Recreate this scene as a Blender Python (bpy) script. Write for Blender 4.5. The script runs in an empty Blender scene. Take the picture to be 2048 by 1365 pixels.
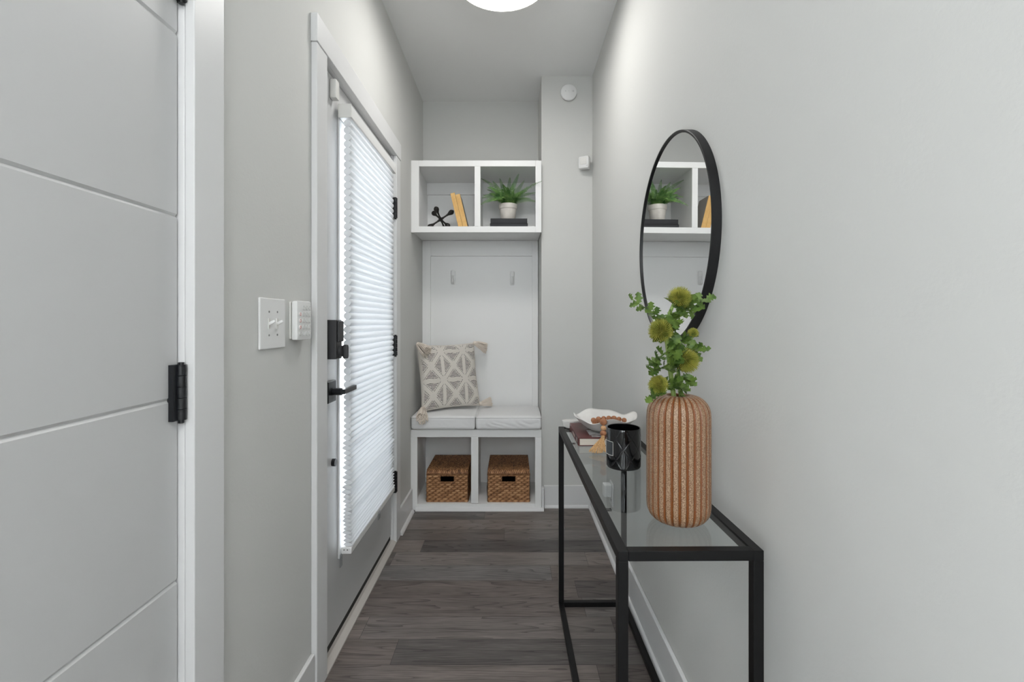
import bpy, bmesh, math, random
from mathutils import Vector, Matrix, Euler, noise as mnoise
random.seed(7)
S = bpy.context.scene
COL = S.collection
PI = math.pi
F = 960.0          # focal length in pixels of the 2048 wide frame
CH = 1.17          # camera height

# ------------------------------------------------------------------ camera
cam = bpy.data.cameras.new('camera'); co = bpy.data.objects.new('camera', cam); COL.objects.link(co)
cam.sensor_width = 36; cam.lens = F / 2048 * 36; cam.shift_y = -40.5 / 2048; cam.clip_start = .02
co.location = (0, 0, CH); co.rotation_euler = (PI / 2, 0, 0); S.camera = co

# ------------------------------------------------------------------ world, exposure
w = bpy.data.worlds.new('sky'); S.world = w; w.use_nodes = True
bg = w.node_tree.nodes['Background']; bg.inputs[0].default_value = (.955, .975, 1, 1); bg.inputs[1].default_value = 3.0
S.view_settings.view_transform = 'Standard'; S.view_settings.look = 'None'
S.view_settings.gamma = 1; S.view_settings.use_curve_mapping = False
S.view_settings.exposure = 1.5
LAMP = 8.5        # strength of the ceiling fixture in view
LAMP_FILL = 16.0  # strength of the unseen fill lamp added behind the camera

# ------------------------------------------------------------------ helpers
def lin(c):
    return tuple((v / 255 / 12.92) if v / 255 <= .04045 else ((v / 255 + .055) / 1.055) ** 2.4 for v in c)

def P(px, py, Y):
    return Vector(((px - 1024) * Y / F, Y, CH - (py - 642) * Y / F))

class MB:
    def __init__(s): s.v = []; s.f = []
    def add(s, vs, fs):
        n = len(s.v); s.v += [Vector(v) for v in vs]; s.f += [tuple(i + n for i in f) for f in fs]; return s
    def box(s, x0, x1, y0, y1, z0, z1):
        return s.add([(x0,y0,z0),(x1,y0,z0),(x1,y1,z0),(x0,y1,z0),(x0,y0,z1),(x1,y0,z1),(x1,y1,z1),(x0,y1,z1)],
              [(0,3,2,1),(4,5,6,7),(0,1,5,4),(1,2,6,5),(2,3,7,6),(3,0,4,7)])
    def grid(s, fn, nu, nv, flip=False, skip=None):
        vs = [fn(i / nu, j / nv) for j in range(nv + 1) for i in range(nu + 1)]
        fs = []
        for j in range(nv):
            for i in range(nu):
                if skip and skip((i + .5) / nu, (j + .5) / nv): continue
                a = j * (nu + 1) + i; q = (a, a + 1, a + nu + 2, a + nu + 1)
                fs.append(q[::-1] if flip else q)
        return s.add(vs, fs)
    def lathe(s, prof, n=48, c=(0, 0, 0), rf=None, cap0=False, cap1=False):
        vs = []; m = len(prof)
        for k, (r, z) in enumerate(prof):
            for i in range(n):
                a = 2 * PI * i / n; rr, zz = (r, z) if rf is None else rf(r, z, a, k)
                vs.append((c[0] + rr * math.cos(a), c[1] + rr * math.sin(a), c[2] + zz))
        fs = [(k*n+i, k*n+(i+1) % n, (k+1)*n+(i+1) % n, (k+1)*n+i) for k in range(m-1) for i in range(n)]
        if cap0: fs.append(tuple(range(n))[::-1])
        if cap1: fs.append(tuple((m-1)*n + i for i in range(n)))
        return s.add(vs, fs)
    def tube(s, path, r, n=8, cap=True, closed=False):
        path = [Vector(p) for p in path]; m = len(path); vs = []
        rr = r if isinstance(r, (list, tuple)) else [r] * m
        up = None
        for k in range(m):
            if closed: t = path[(k+1) % m] - path[k-1]
            else: t = path[min(k+1, m-1)] - path[max(k-1, 0)]
            t.normalize()
            if up is None:
                up = Vector((0,0,1)) if abs(t.z) < .9 else Vector((1,0,0))
            a = (up - t * up.dot(t))
            if a.length < 1e-6: a = t.orthogonal()
            a.normalize(); b = t.cross(a); up = a
            for i in range(n):
                q = 2 * PI * i / n
                vs.append(path[k] + (a * math.cos(q) + b * math.sin(q)) * rr[k])
        fs = [(k*n+i, k*n+(i+1) % n, (k+1)*n+(i+1) % n, (k+1)*n+i) for k in range(m-1) for i in range(n)]
        if closed: fs += [((m-1)*n+i, (m-1)*n+(i+1) % n, (i+1) % n, i) for i in range(n)]
        elif cap: fs += [tuple(range(n))[::-1], tuple((m-1)*n+i for i in range(n))]
        return s.add(vs, fs)
    def ball(s, c, r, n=12, m=8, sc=(1,1,1)):
        prof = [(max(1e-5, r*math.sin(PI*k/m)), -r*math.cos(PI*k/m)) for k in range(m+1)]
        t = MB().lathe(prof, n)
        return s.add([(c[0]+v.x*sc[0], c[1]+v.y*sc[1], c[2]+v.z*sc[2]) for v in t.v], t.f)
    def disk(s, c, axis, r, h, n=24, r2=None):
        a = Vector(axis).normalized(); c = Vector(c)
        return s.tube([c, c + a * h], [r, r if r2 is None else r2], n)
    def rbox(s, c, size, r, n=6, fn=None):
        hx, hy, hz = [q / 2 for q in size]; r = min(r, hx, hy, hz)
        bm = bmesh.new(); bmesh.ops.create_cube(bm, size=2)
        bmesh.ops.subdivide_edges(bm, edges=bm.edges[:], cuts=n, use_grid_fill=True)
        vs = []
        for v in bm.verts:
            e = []
            for q, h in zip(v.co, (hx, hy, hz)):
                # keep the extra rows close to the rounded edge
                e.append(q * h)
            p = Vector(e); i = Vector([max(-h + r, min(h - r, q)) for q, h in zip(p, (hx, hy, hz))])
            d = p - i
            if d.length > 1e-9: p = i + d.normalized() * r
            if fn: p = fn(p)
            vs.append(p + Vector(c))
        bm.verts.index_update()
        fs = [[v.index for v in f.verts] for f in bm.faces]; bm.free()
        return s.add(vs, fs)
    def xf(s, M):
        s.v = [M @ v for v in s.v]; return s
    def join(s, o): return s.add(o.v, o.f)

def mesh_of(name, mb, off, sharp=35):
    me = bpy.data.meshes.new(name)
    me.from_pydata([tuple(v - off) for v in mb.v], [], mb.f); me.update()
    me.polygons.foreach_set('use_smooth', [True] * len(me.polygons))
    try: me.set_sharp_from_angle(angle=math.radians(sharp))
    except Exception: pass
    return me

def wpos(o):
    p = Vector((0, 0, 0))
    while o is not None:
        p += o.location; o = o.parent
    return p

def part(name, mb, mat, parent=None, bevel=0, label=None, local=False, sharp=35):
    off = Vector((0, 0, 0)) if (parent is None or local) else wpos(parent)
    o = bpy.data.objects.new(name, mesh_of(name, mb, off, sharp))
    o.data.materials.append(mat); COL.objects.link(o); o.parent = parent
    if bevel:
        b = o.modifiers.new('bevel', 'BEVEL'); b.width = bevel; b.segments = 2; b.limit_method = 'ANGLE'; b.harden_normals = True
    if label: o['label'] = label
    return o

def thing(name, label, cat, loc=(0, 0, 0), rot=(0, 0, 0), group=None):
    o = bpy.data.objects.new(name, None); COL.objects.link(o); o.empty_display_size = .05
    o.location = loc; o.rotation_euler = rot; o['label'] = label; o['category'] = cat
    if group: o['group'] = group
    return o

def tag(o, label, cat, group=None):
    o['label'] = label; o['category'] = cat
    if group: o['group'] = group
    return o

def struct(name, mb, mat, label=None, cat=None, bevel=0, parent=None):
    o = part(name, mb, mat, parent, bevel)
    o['kind'] = 'structure'
    if label: o['label'] = label
    if cat: o['category'] = cat
    return o

# ------------------------------------------------------------------ materials
def nodes(m): return m.node_tree.nodes, m.node_tree.links

def mat(name, c, rough=.5, metal=0, spec=.5, bump=None, var=None, coat=0):
    m = bpy.data.materials.new(name); m.use_nodes = True; N, L = nodes(m); b = N['Principled BSDF']
    b.inputs['Base Color'].default_value = (*lin(c), 1); b.inputs['Roughness'].default_value = rough
    b.inputs['Metallic'].default_value = metal; b.inputs['Specular IOR Level'].default_value = spec
    b.inputs['Coat Weight'].default_value = coat
    tc = N.new('ShaderNodeTexCoord')
    if bump:
        n = N.new('ShaderNodeTexNoise'); n.inputs['Scale'].default_value = bump[0]; n.inputs['Detail'].default_value = 3
        L.new(tc.outputs['Object'], n.inputs['Vector'])
        bp = N.new('ShaderNodeBump'); bp.inputs['Strength'].default_value = bump[1]; bp.inputs['Distance'].default_value = bump[2] if len(bump) > 2 else .002
        L.new(n.outputs['Fac'], bp.inputs['Height']); L.new(bp.outputs['Normal'], b.inputs['Normal'])
    if var:
        n = N.new('ShaderNodeTexNoise'); n.inputs['Scale'].default_value = var[1]; n.inputs['Detail'].default_value = 4
        L.new(tc.outputs['Object'], n.inputs['Vector'])
        r = N.new('ShaderNodeValToRGB'); r.color_ramp.elements[0].position = .35; r.color_ramp.elements[1].position = .65
        r.color_ramp.elements[0].color = (*lin(c), 1); r.color_ramp.elements[1].color = (*lin(var[0]), 1)
        L.new(n.outputs['Fac'], r.inputs['Fac']); L.new(r.outputs['Color'], b.inputs['Base Color'])
    return m

M = {}
M['wall'] = mat('wall_paint', (209, 209, 206), .75, bump=(140, .12, .003))
M['ceil'] = mat('ceiling_paint', (238, 238, 237), .85, bump=(90, .08, .003))
M['trim'] = mat('trim_paint', (222, 222, 222), .38, bump=(30, .03, .002))
M['door'] = mat('door_paint', (198, 198, 198), .42, bump=(60, .05, .002))
M['cab'] = mat('cabinet_paint', (241, 241, 240), .4, bump=(40, .04, .002))
M['plastic'] = mat('white_plastic', (232, 232, 231), .35)
M['plastic2'] = mat('warm_white_plastic', (222, 221, 217), .4)
M['screw'] = mat('screw_metal', (150, 150, 150), .4, .8)
M['black'] = mat('black_metal', (8, 8, 9), .45, 0, .3, bump=(400, .08, .001))
M['blackgloss'] = mat('black_hardware', (20, 22, 26), .3, 0, .5)
M['lock'] = mat('lock_body', (52, 52, 54), .5, 0, .5, bump=(500, .15, .001))
M['rubber'] = mat('rubber_sweep', (30, 27, 26), .7)
M['alum'] = mat('threshold_metal', (196, 190, 184), .4, .2)
M['frame'] = mat('mirror_rim', (18, 18, 20), .45, 0, .4)
M['bookblack'] = mat('black_book_cloth', (33, 34, 38), .6, bump=(600, .2, .001))
M['paper'] = mat('book_pages', (214, 205, 192), .8, bump=(300, .3, .001))
M['tan'] = mat('tan_book_spine', (222, 174, 104), .6, var=((232, 190, 122), 40))
M['tancover'] = mat('grey_book_cover', (150, 146, 140), .7)
M['redbook'] = mat('maroon_book_cover', (92, 42, 40), .4)
M['bookprint'] = mat('cover_print', (150, 148, 148), .4, var=((200, 198, 196), 60))
M['bookmark'] = mat('spine_lettering', (196, 178, 170), .5)
M['iron'] = mat('dark_iron', (44, 42, 40), .45, .5, bump=(200, .2, .001))
M['pot'] = mat('pale_ceramic', (226, 220, 212), .5, var=((212, 206, 198), 30), bump=(60, .2, .002))
M['soil'] = mat('soil', (50, 40, 30), .95, bump=(120, .6, .004))
M['fern'] = mat('fern_green', (58, 106, 50), .55, var=((128, 164, 92), 30))
M['stem'] = mat('stem_green', (112, 138, 62), .55, var=((140, 160, 86), 40))
M['leaf'] = mat('leaf_green', (58, 86, 28), .6, var=((96, 120, 46), 60))
M['spike'] = mat('thistle_spike', (122, 130, 44), .65, var=((170, 164, 68), 60))
M['cushion'] = mat('white_canvas', (232, 232, 232), .85, bump=(700, .25, .001))
M['tassel'] = mat('cream_yarn', (232, 221, 209), .9, bump=(500, .5, .001))
M['jar'] = mat('black_glaze', (7, 8, 11), .07, 0, .6, coat=.3)
M['jarlabel'] = mat('jar_label', (50, 54, 58), .3)
M['white'] = mat('white_glaze', (232, 230, 226), .22, var=((216, 214, 211), 14))
M['bead'] = mat('wood_bead', (176, 120, 84), .55, var=((150, 98, 66), 60))
M['bead2'] = mat('pale_wood_bead', (202, 156, 114), .55)
M['twine'] = mat('jute_twine', (196, 150, 98), .85, var=((226, 190, 142), 220))
M['caulk'] = mat('jamb_liner', (198, 196, 190), .6)
M['red'] = mat('red_mark', (196, 96, 90), .5)
M['greymark'] = mat('grey_mark', (176, 176, 174), .5)
M['darkmark'] = mat('dark_mark', (92, 92, 92), .6)
M['ground'] = mat('porch_concrete', (200, 202, 204), .9, var=((180, 182, 186), 4))
M['hedge'] = mat('hedge_leaf', (120, 140, 128), .8)
M['clear'] = None

def glassmat(name, tint=(1, 1, 1), ior=1.45, rough=0.0):
    m = bpy.data.materials.new(name); m.use_nodes = True; N, L = nodes(m)
    N.remove(N['Principled BSDF']); out = N['Material Output']
    t = N.new('ShaderNodeBsdfTransparent'); t.inputs[0].default_value = (*tint, 1)
    g = N.new('ShaderNodeBsdfGlossy'); g.inputs['Roughness'].default_value = rough
    fr = N.new('ShaderNodeFresnel'); fr.inputs[0].default_value = ior
    ge = N.new('ShaderNodeNewGeometry'); sb_ = N.new('ShaderNodeMath'); sb_.operation = 'SUBTRACT'; sb_.inputs[0].default_value = 1
    ml = N.new('ShaderNodeMath'); ml.operation = 'MULTIPLY'      # the leaving face keeps no total reflection of its own
    L.new(ge.outputs['Backfacing'], sb_.inputs[1]); L.new(sb_.outputs[0], ml.inputs[0]); L.new(fr.outputs[0], ml.inputs[1])
    mx = N.new('ShaderNodeMixShader')
    L.new(ml.outputs[0], mx.inputs[0]); L.new(t.outputs[0], mx.inputs[1]); L.new(g.outputs[0], mx.inputs[2]); L.new(mx.outputs[0], out.inputs[0])
    return m
M['glass'] = glassmat('window_glass', (.97, .99, 1))
M['tableglass'] = glassmat('table_glass', (.965, .985, .985), 1.62)
M['clear'] = glassmat('clear_plastic', (.86, .88, .9), 1.5, .05)

m = bpy.data.materials.new('mirror_glass'); m.use_nodes = True; b = m.node_tree.nodes['Principled BSDF']
b.inputs['Base Color'].default_value = (.93, .94, .94, 1); b.inputs['Metallic'].default_value = 1; b.inputs['Roughness'].default_value = 0
M['mirror'] = m

def emit(name, c, s):
    m = bpy.data.materials.new(name); m.use_nodes = True; N, L = nodes(m)
    N.remove(N['Principled BSDF']); e = N.new('ShaderNodeEmission'); e.inputs[0].default_value = (*c, 1); e.inputs[1].default_value = s
    L.new(e.outputs[0], N['Material Output'].inputs[0]); return m
M['lamp'] = emit('lamp_diffuser', (1, .985, .96), LAMP)
M['lamp_fill'] = emit('fill_lamp_diffuser', (1, .985, .96), LAMP_FILL)

m = bpy.data.materials.new('shade_fabric'); m.use_nodes = True; N, L = nodes(m)
N.remove(N['Principled BSDF'])
d = N.new('ShaderNodeBsdfDiffuse'); d.inputs[0].default_value = (.86, .87, .88, 1)
t = N.new('ShaderNodeBsdfTranslucent'); t.inputs[0].default_value = (.88, .89, .90, 1)
mx = N.new('ShaderNodeMixShader'); mx.inputs[0].default_value = .32
L.new(d.outputs[0], mx.inputs[1]); L.new(t.outputs[0], mx.inputs[2]); L.new(mx.outputs[0], N['Material Output'].inputs[0])
M['shade'] = m

def wood_floor():
    m = bpy.data.materials.new('plank_floor'); m.use_nodes = True; N, L = nodes(m); b = N['Principled BSDF']
    tc = N.new('ShaderNodeTexCoord'); sp = N.new('ShaderNodeSeparateXYZ'); L.new(tc.outputs['Object'], sp.inputs[0])
    def math_(op, a, bb=None):
        n = N.new('ShaderNodeMath'); n.operation = op
        for k, q in enumerate((a, bb)):
            if q is None: continue
            if isinstance(q, (int, float)): n.inputs[k].default_value = q
            else: L.new(q, n.inputs[k])
        return n.outputs[0]
    PW, PL = .1325, .95
    row = math_('DIVIDE', math_('SUBTRACT', sp.outputs[1], 1.63 - 40 * PW), PW)
    ri = math_('FLOOR', row); rf = math_('FRACT', row)
    wn = N.new('ShaderNodeTexWhiteNoise'); wn.noise_dimensions = '1D'; L.new(ri, wn.inputs['W'])
    xs = math_('DIVIDE', math_('ADD', sp.outputs[0], math_('MULTIPLY', wn.outputs['Value'], PL * 3)), PL)
    ci = math_('FLOOR', xs); cf = math_('FRACT', xs)
    cid = math_('ADD', math_('MULTIPLY', ri, 7.13), math_('MULTIPLY', ci, 3.71))
    wc = N.new('ShaderNodeTexWhiteNoise'); wc.noise_dimensions = '1D'; L.new(cid, wc.inputs['W'])
    cv = N.new('ShaderNodeCombineXYZ')
    L.new(math_('ADD', math_('MULTIPLY', sp.outputs[0], 1.0), math_('MULTIPLY', wc.outputs['Value'], 31)), cv.inputs[0])
    L.new(math_('ADD', sp.outputs[1], math_('MULTIPLY', cid, .37)), cv.inputs[1])
    # cathedral grain: contour lines of a stretched noise
    mp = N.new('ShaderNodeMapping'); mp.inputs['Scale'].default_value = (.9, 10, 1); L.new(cv.outputs[0], mp.inputs[0])
    n1 = N.new('ShaderNodeTexNoise'); n1.inputs['Scale'].default_value = 1.0; n1.inputs['Detail'].default_value = 1.0; n1.inputs['Distortion'].default_value = .15
    L.new(mp.outputs[0], n1.inputs['Vector'])
    ring = math_('FRACT', math_('MULTIPLY', n1.outputs['Fac'], 22))
    line = math_('POWER', ring, 6.0)
    mp2 = N.new('ShaderNodeMapping'); mp2.inputs['Scale'].default_value = (14, 320, 1); L.new(cv.outputs[0], mp2.inputs[0])
    n2 = N.new('ShaderNodeTexNoise'); n2.inputs['Scale'].default_value = 1.0; n2.inputs['Detail'].default_value = 4; L.new(mp2.outputs[0], n2.inputs['Vector'])
    mp3 = N.new('ShaderNodeMapping'); mp3.inputs['Scale'].default_value = (3, 22, 1); L.new(cv.outputs[0], mp3.inputs[0])
    n3 = N.new('ShaderNodeTexNoise'); n3.inputs['Scale'].default_value = 1.0; n3.inputs['Detail'].default_value = 3; L.new(mp3.outputs[0], n3.inputs['Vector'])
    val = math_('ADD', math_('MULTIPLY', n2.outputs['Fac'], .55), math_('MULTIPLY', n3.outputs['Fac'], .5))
    val = math_('ADD', val, math_('MULTIPLY', wc.outputs['Value'], .40))
    val = math_('SUBTRACT', val, math_('MULTIPLY', line, .30))
    r = N.new('ShaderNodeValToRGB'); e = r.color_ramp.elements
    e[0].position = .25; e[0].color = (*lin((52, 47, 47)), 1); e[1].position = 1.0; e[1].color = (*lin((138, 131, 127)), 1)
    k = e.new(.62); k.color = (*lin((94, 88, 85)), 1)
    L.new(val, r.inputs[0])
    hs = N.new('ShaderNodeHueSaturation'); L.new(r.outputs[0], hs.inputs['Color'])
    wh = N.new('ShaderNodeTexWhiteNoise'); wh.noise_dimensions = '1D'; L.new(math_('ADD', cid, 51.3), wh.inputs['W'])
    L.new(math_('ADD', math_('MULTIPLY', wh.outputs['Value'], .9), .65), hs.inputs['Saturation'])
    seam = math_('MAXIMUM', math_('LESS_THAN', rf, .014), math_('LESS_THAN', cf, .0016))
    mixc = N.new('ShaderNodeMix'); mixc.data_type = 'RGBA'; mixc.inputs[7].default_value = (*lin((30, 27, 27)), 1)
    L.new(math_('MULTIPLY', seam, .75), mixc.inputs[0]); L.new(hs.outputs[0], mixc.inputs[6]); L.new(mixc.outputs[2], b.inputs['Base Color'])
    b.inputs['Roughness'].default_value = .42; b.inputs['Specular IOR Level'].default_value = .4
    bp = N.new('ShaderNodeBump'); bp.inputs['Strength'].default_value = .18; bp.inputs['Distance'].default_value = .001
    L.new(math_('SUBTRACT', n2.outputs['Fac'], math_('ADD', seam, line)), bp.inputs['Height']); L.new(bp.outputs[0], b.inputs['Normal'])
    return m
M['floor'] = wood_floor()

def attr_mat(name, stops, rough, attr='pattern', bump=None, speck=None):
    m = bpy.data.materials.new(name); m.use_nodes = True; N, L = nodes(m); b = N['Principled BSDF']
    a = N.new('ShaderNodeAttribute'); a.attribute_name = attr
    r = N.new('ShaderNodeValToRGB'); e = r.color_ramp.elements
    e[0].position = stops[0][0]; e[0].color = (*lin(stops[0][1]), 1); e[1].position = stops[-1][0]; e[1].color = (*lin(stops[-1][1]), 1)
    for p, c in stops[1:-1]:
        k = e.new(p); k.color = (*lin(c), 1)
    tc = N.new('ShaderNodeTexCoord'); src = a.outputs['Fac']
    if speck:
        n = N.new('ShaderNodeTexNoise'); n.inputs['Scale'].default_value = speck[0]; n.inputs['Detail'].default_value = 2
        L.new(tc.outputs['Object'], n.inputs['Vector'])
        mm = N.new('ShaderNodeMath'); mm.operation = 'MULTIPLY_ADD'; mm.inputs[1].default_value = speck[1]; mm.inputs[2].default_value = -speck[1] / 2
        L.new(n.outputs['Fac'], mm.inputs[0])
        ad = N.new('ShaderNodeMath'); ad.operation = 'ADD'; L.new(mm.outputs[0], ad.inputs[0]); L.new(a.outputs['Fac'], ad.inputs[1]); src = ad.outputs[0]
    L.new(src, r.inputs[0]); L.new(r.outputs[0], b.inputs['Base Color']); b.inputs['Roughness'].default_value = rough
    if bump:
        n = N.new('ShaderNodeTexNoise'); n.inputs['Scale'].default_value = bump[0]; L.new(tc.outputs['Object'], n.inputs['Vector'])
        bp = N.new('ShaderNodeBump'); bp.inputs['Strength'].default_value = bump[1]; bp.inputs['Distance'].default_value = .002
        L.new(n.outputs['Fac'], bp.inputs['Height']); L.new(bp.outputs[0], b.inputs['Normal'])
    return m
M['pillow'] = attr_mat('woven_pillow', [(0, (222, 216, 208)), (.45, (206, 199, 190)), (.6, (70, 66, 68)), (1, (48, 46, 50))], .9, bump=(350, .6), speck=(120, .12))
M['vase'] = attr_mat('ribbed_stoneware', [(0, (188, 164, 138)), (.3, (146, 114, 86)), (.58, (92, 60, 38)), (.80, (134, 76, 28)), (1, (118, 62, 20))], .4, bump=(180, .2), speck=(760, 1.9))
M['wicker'] = attr_mat('woven_wicker', [(0, (40, 25, 15)), (.35, (108, 70, 42)), (.7, (172, 124, 82)), (1, (206, 164, 120))], .65, bump=(200, .4), speck=(90, .5))
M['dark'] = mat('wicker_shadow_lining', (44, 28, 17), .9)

def set_attr(o, vals, name='pattern'):
    a = o.data.attributes.new(name, 'FLOAT', 'POINT'); a.data.foreach_set('value', vals)

# ------------------------------------------------------------------ the setting
WL, WR, ZC = -.625, .505, 2.711          # inner faces of the side walls, ceiling height
YB, YR, XC = 3.37, 3.02, .1825           # alcove back, return wall, its corner
Y0 = -1.9                                # wall behind the camera
struct('floor', MB().box(WL-.12, WR+.12, Y0-.12, YB+.12, -.08, 0), M['floor'], 'dark grey brown wood plank floor running across the hall', 'floor')
struct('ceiling', MB().box(WL-.12, WR+.12, Y0-.12, YB+.12, ZC, ZC+.1), M['ceil'], 'flat white painted ceiling of the narrow hall', 'ceiling')
wl = MB(); X0, X1 = WL-.12, WL
wl.box(X0, X1, Y0, -1.75, 0, ZC).box(X0, X1, -1.75, -.62, 0, .3).box(X0, X1, -1.75, -.62, 2.4, ZC).box(X0, X1, -.62, .135, 0, ZC).box(X0, X1, .135, .935, 2.06, ZC).box(X0, X1, .935, 1.555, 0, ZC)
wl.box(X0, X1, 1.555, 2.545, 2.06, ZC).box(X0, X1, 2.545, YB, 0, ZC)
struct('wall_left', wl, M['wall'], 'light grey wall holding the two white doors', 'wall')
struct('wall_right', MB().box(WR, WR+.12, Y0, YB, 0, ZC), M['wall'], 'light grey wall behind the mirror and console table', 'wall')
struct('wall_back', MB().box(WL-.12, WR+.12, YB, YB+.12, 0, ZC), M['wall'], 'light grey wall at the back of the bench alcove', 'wall')
struct('wall_back_return', MB().box(XC+.003, WR, YR, YB, 0, ZC), M['wall'], 'grey wall section beside the alcove carrying the round detector', 'wall')
# wall behind the camera, and unseen windows added for fill daylight
wf = MB().box(WL-.12, WL+.1, Y0-.12, Y0, 0, ZC).box(WR-.1, WR+.12, Y0-.12, Y0, 0, ZC).box(WL+.1, WR-.1, Y0-.12, Y0, 2.58, ZC).box(WL+.1, WR-.1, Y0-.12, Y0, 0, 1.5)
struct('wall_front', wf, M['wall'], 'light grey wall at the near end of the hall with an added high window', 'wall')
win = MB()
for a, b_, c, d_ in ((WL+.1, WL+.14, 1.5, 2.58), (WR-.14, WR-.1, 1.5, 2.58), (WL+.14, WR-.14, 1.5, 1.54), (WL+.14, WR-.14, 2.54, 2.58)): win.box(a, b_, Y0-.09, Y0-.03, c, d_)
wn = struct('added_window_2', win, M['trim'], 'added high window for fill daylight at the near end of the hall', 'window')  # out of view, added to brighten the alcove and cubby from the front
part('pane', MB().box(WL+.14, WR-.14, Y0-.063, Y0-.057, 1.54, 2.54), M['glass'], wn)
win = MB()
for a, b_, c, d_ in ((-1.75, -1.70, .3, 2.4), (-.67, -.62, .3, 2.4), (-1.70, -.67, .3, .35), (-1.70, -.67, 2.35, 2.4)): win.box(WL-.09, WL-.03, a, b_, c, d_)
wn = struct('added_window_1', win, M['trim'], 'added tall window for fill daylight in the wall beyond the closet door', 'window')  # out of view, added to brighten the wall opposite
part('pane', MB().box(WL-.063, WL-.057, -1.70, -.67, .35, 2.35), M['glass'], wn)

# exterior
struct('porch', MB().box(-9, X0-.02, -6, 10, -.2, -.08), M['ground'], 'pale concrete porch outside the glass door', 'porch')

# baseboards and quarter rounds
def baseboard(mb, x0, x1, y0, y1, h=.137): mb.box(x0, x1, y0, y1, 0, h)
bl = MB(); baseboard(bl, WL, WL+.014, 1.012, 1.490); baseboard(bl, WL, WL+.014, 2.612, 2.955); baseboard(bl, WL, WL+.014, Y0, .05)
struct('baseboard_left', bl, M['trim'], 'white baseboard under the light switch wall', 'baseboard', .004)
br = MB(); baseboard(br, WR-.014, WR, Y0, YR)
struct('baseboard_right', br, M['trim'], 'white baseboard behind the console table', 'baseboard', .004)
bb = MB(); baseboard(bb, XC+.018, WR-.014, YR-.014, YR)
struct('baseboard_back', bb, M['trim'], 'short white baseboard between bench and side wall', 'baseboard', .004)
def quarter(mb, p0, p1, dirx, diry, r=.016):
    # quarter round shoe: profile fans from the wall foot
    a = Vector(p0); b_ = Vector(p1); d = Vector((dirx, diry, 0)); n = 6; vs = []
    for p in (a, b_):
        vs.append(p.copy())
        for k in range(n + 1):
            q = PI / 2 * k / n; vs.append(p + d * r * math.cos(q) + Vector((0, 0, r * math.sin(q))))
    m_ = n + 2; fs = [(i, (i + 1) % m_, m_ + (i + 1) % m_, m_ + i) for i in range(m_)]
    fs += [tuple(range(m_))[::-1], tuple(range(m_, 2 * m_))]
    mb.add(vs, fs)
q = MB(); quarter(q, (WL+.014, 2.612, 0), (WL+.014, 2.93, 0), 1, 0)
struct('trim_1', q, M['trim'], 'white quarter round between door casing and bench', 'trim')
q = MB(); quarter(q, (WR-.014, Y0, 0), (WR-.014, YR-.014, 0), -1, 0, .014)
struct('trim_2', q, M['trim'], 'white quarter round along the wall behind the table', 'trim')
q = MB(); quarter(q, (XC+.02, YR-.014, 0), (WR-.028, YR-.014, 0), 0, -1)
struct('trim_3', q, M['trim'], 'white quarter round on the short wall beside the bench', 'trim')

# closet door ---------------------------------------------------------------
cd = MB().box(WL, WL+.019, .916, 1.012, 0, 2.045).box(WL, WL+.019, .05, .152, 0, 2.045).box(WL, WL+.022, .045, 1.017, 2.045, 2.135)
cd.box(X0, WL, .916, .935, 0, 2.04).box(X0, WL, .135, .154, 0, 2.04).box(X0, WL, .135, .935, 2.04, 2.06)
cd.box(X0+.02, -.69, .895, .916, 0, 2.04).box(X0+.02, -.69, .154, .175, 0, 2.04).box(X0+.02, -.69, .175, .895, 2.02, 2.04)
struct('trim_4', cd, M['trim'], 'white casing and jamb around the closet door', 'trim', .0025)
d1 = thing('door_1', 'white closet door with shallow horizontal grooves', 'door', (-.655, .912, 0)); d1['kind'] = 'structure'
g = MB(); xd = -.636; zs = [.012, .33, .676, 1.022, 1.368, 1.715, 2.035]
gw, gd = .0048, .0034
prof = []   # (x offset, z) up the face with v grooves
for k in range(len(zs) - 1):
    z0 = zs[k] + (gw if k else 0); z1 = zs[k+1] - (gw if k < len(zs) - 2 else 0)
    prof += [(0, z0), (0, z1)]
    if k < len(zs) - 2: prof.append((-gd, zs[k+1]))
ya, yb = .158, .911
vs = []; n = len(prof)
for y in (ya, yb):
    for dx, z in prof: vs.append((xd + dx, y, z))
fs = [(i, i + n, i + 1 + n, i + 1)[::-1] for i in range(n - 1)]
g.add(vs, fs); xb = xd - .044
g.add([(xb, ya, .012), (xb, yb, .012), (xb, yb, 2.035), (xb, ya, 2.035)], [(0, 3, 2, 1)][::-1])
e_ = [(xd + dx, yb, z) for dx, z in prof] + [(xb, yb, 2.035), (xb, yb, .012)]; g.add(e_, [tuple(range(len(e_)))])
e_ = [(xd + dx, ya, z) for dx, z in prof] + [(xb, ya, 2.035), (xb, ya, .012)]; g.add(e_, [tuple(range(len(e_)))[::-1]])
part('slab', g, M['door'], d1, sharp=20)
kb = MB().tube([(xd, .225, .95), (xd+.045, .225, .95)], .012, 16).tube([(xd+.045, .225, .95), (xd+.045, .33, .95)], .009, 12).disk((xd, .225, .95), (1, 0, 0), .03, .008)
part('lever_handle', kb, M['blackgloss'], d1)
def butt_hinge(zc, y, x, parent, h=.105, r=.0095, side=1):
    o = MB()
    for k in range(5):
        z0 = zc - h/2 + k * h/5
        o.tube([(x, y, z0 + .0006), (x, y, z0 + h/5 - .0006)], r, 14)
    o.box(x - .012, x - .0005, y - .02*side if side > 0 else y + .002, y - .002 if side > 0 else y + .02, zc - h/2, zc + h/2)
    hg = part('hinge', o, M['blackgloss'], parent)
    part('hinge_pin', MB().tube([(x, y, zc - h/2 - .006), (x, y, zc + h/2 + .004)], r*.55, 10), M['blackgloss'], hg)
    part('hinge_leaf', MB().box(x - .02, x - .001, y + .0035, y + .012, zc - h/2, zc + h/2), M['blackgloss'], hg)
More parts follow.
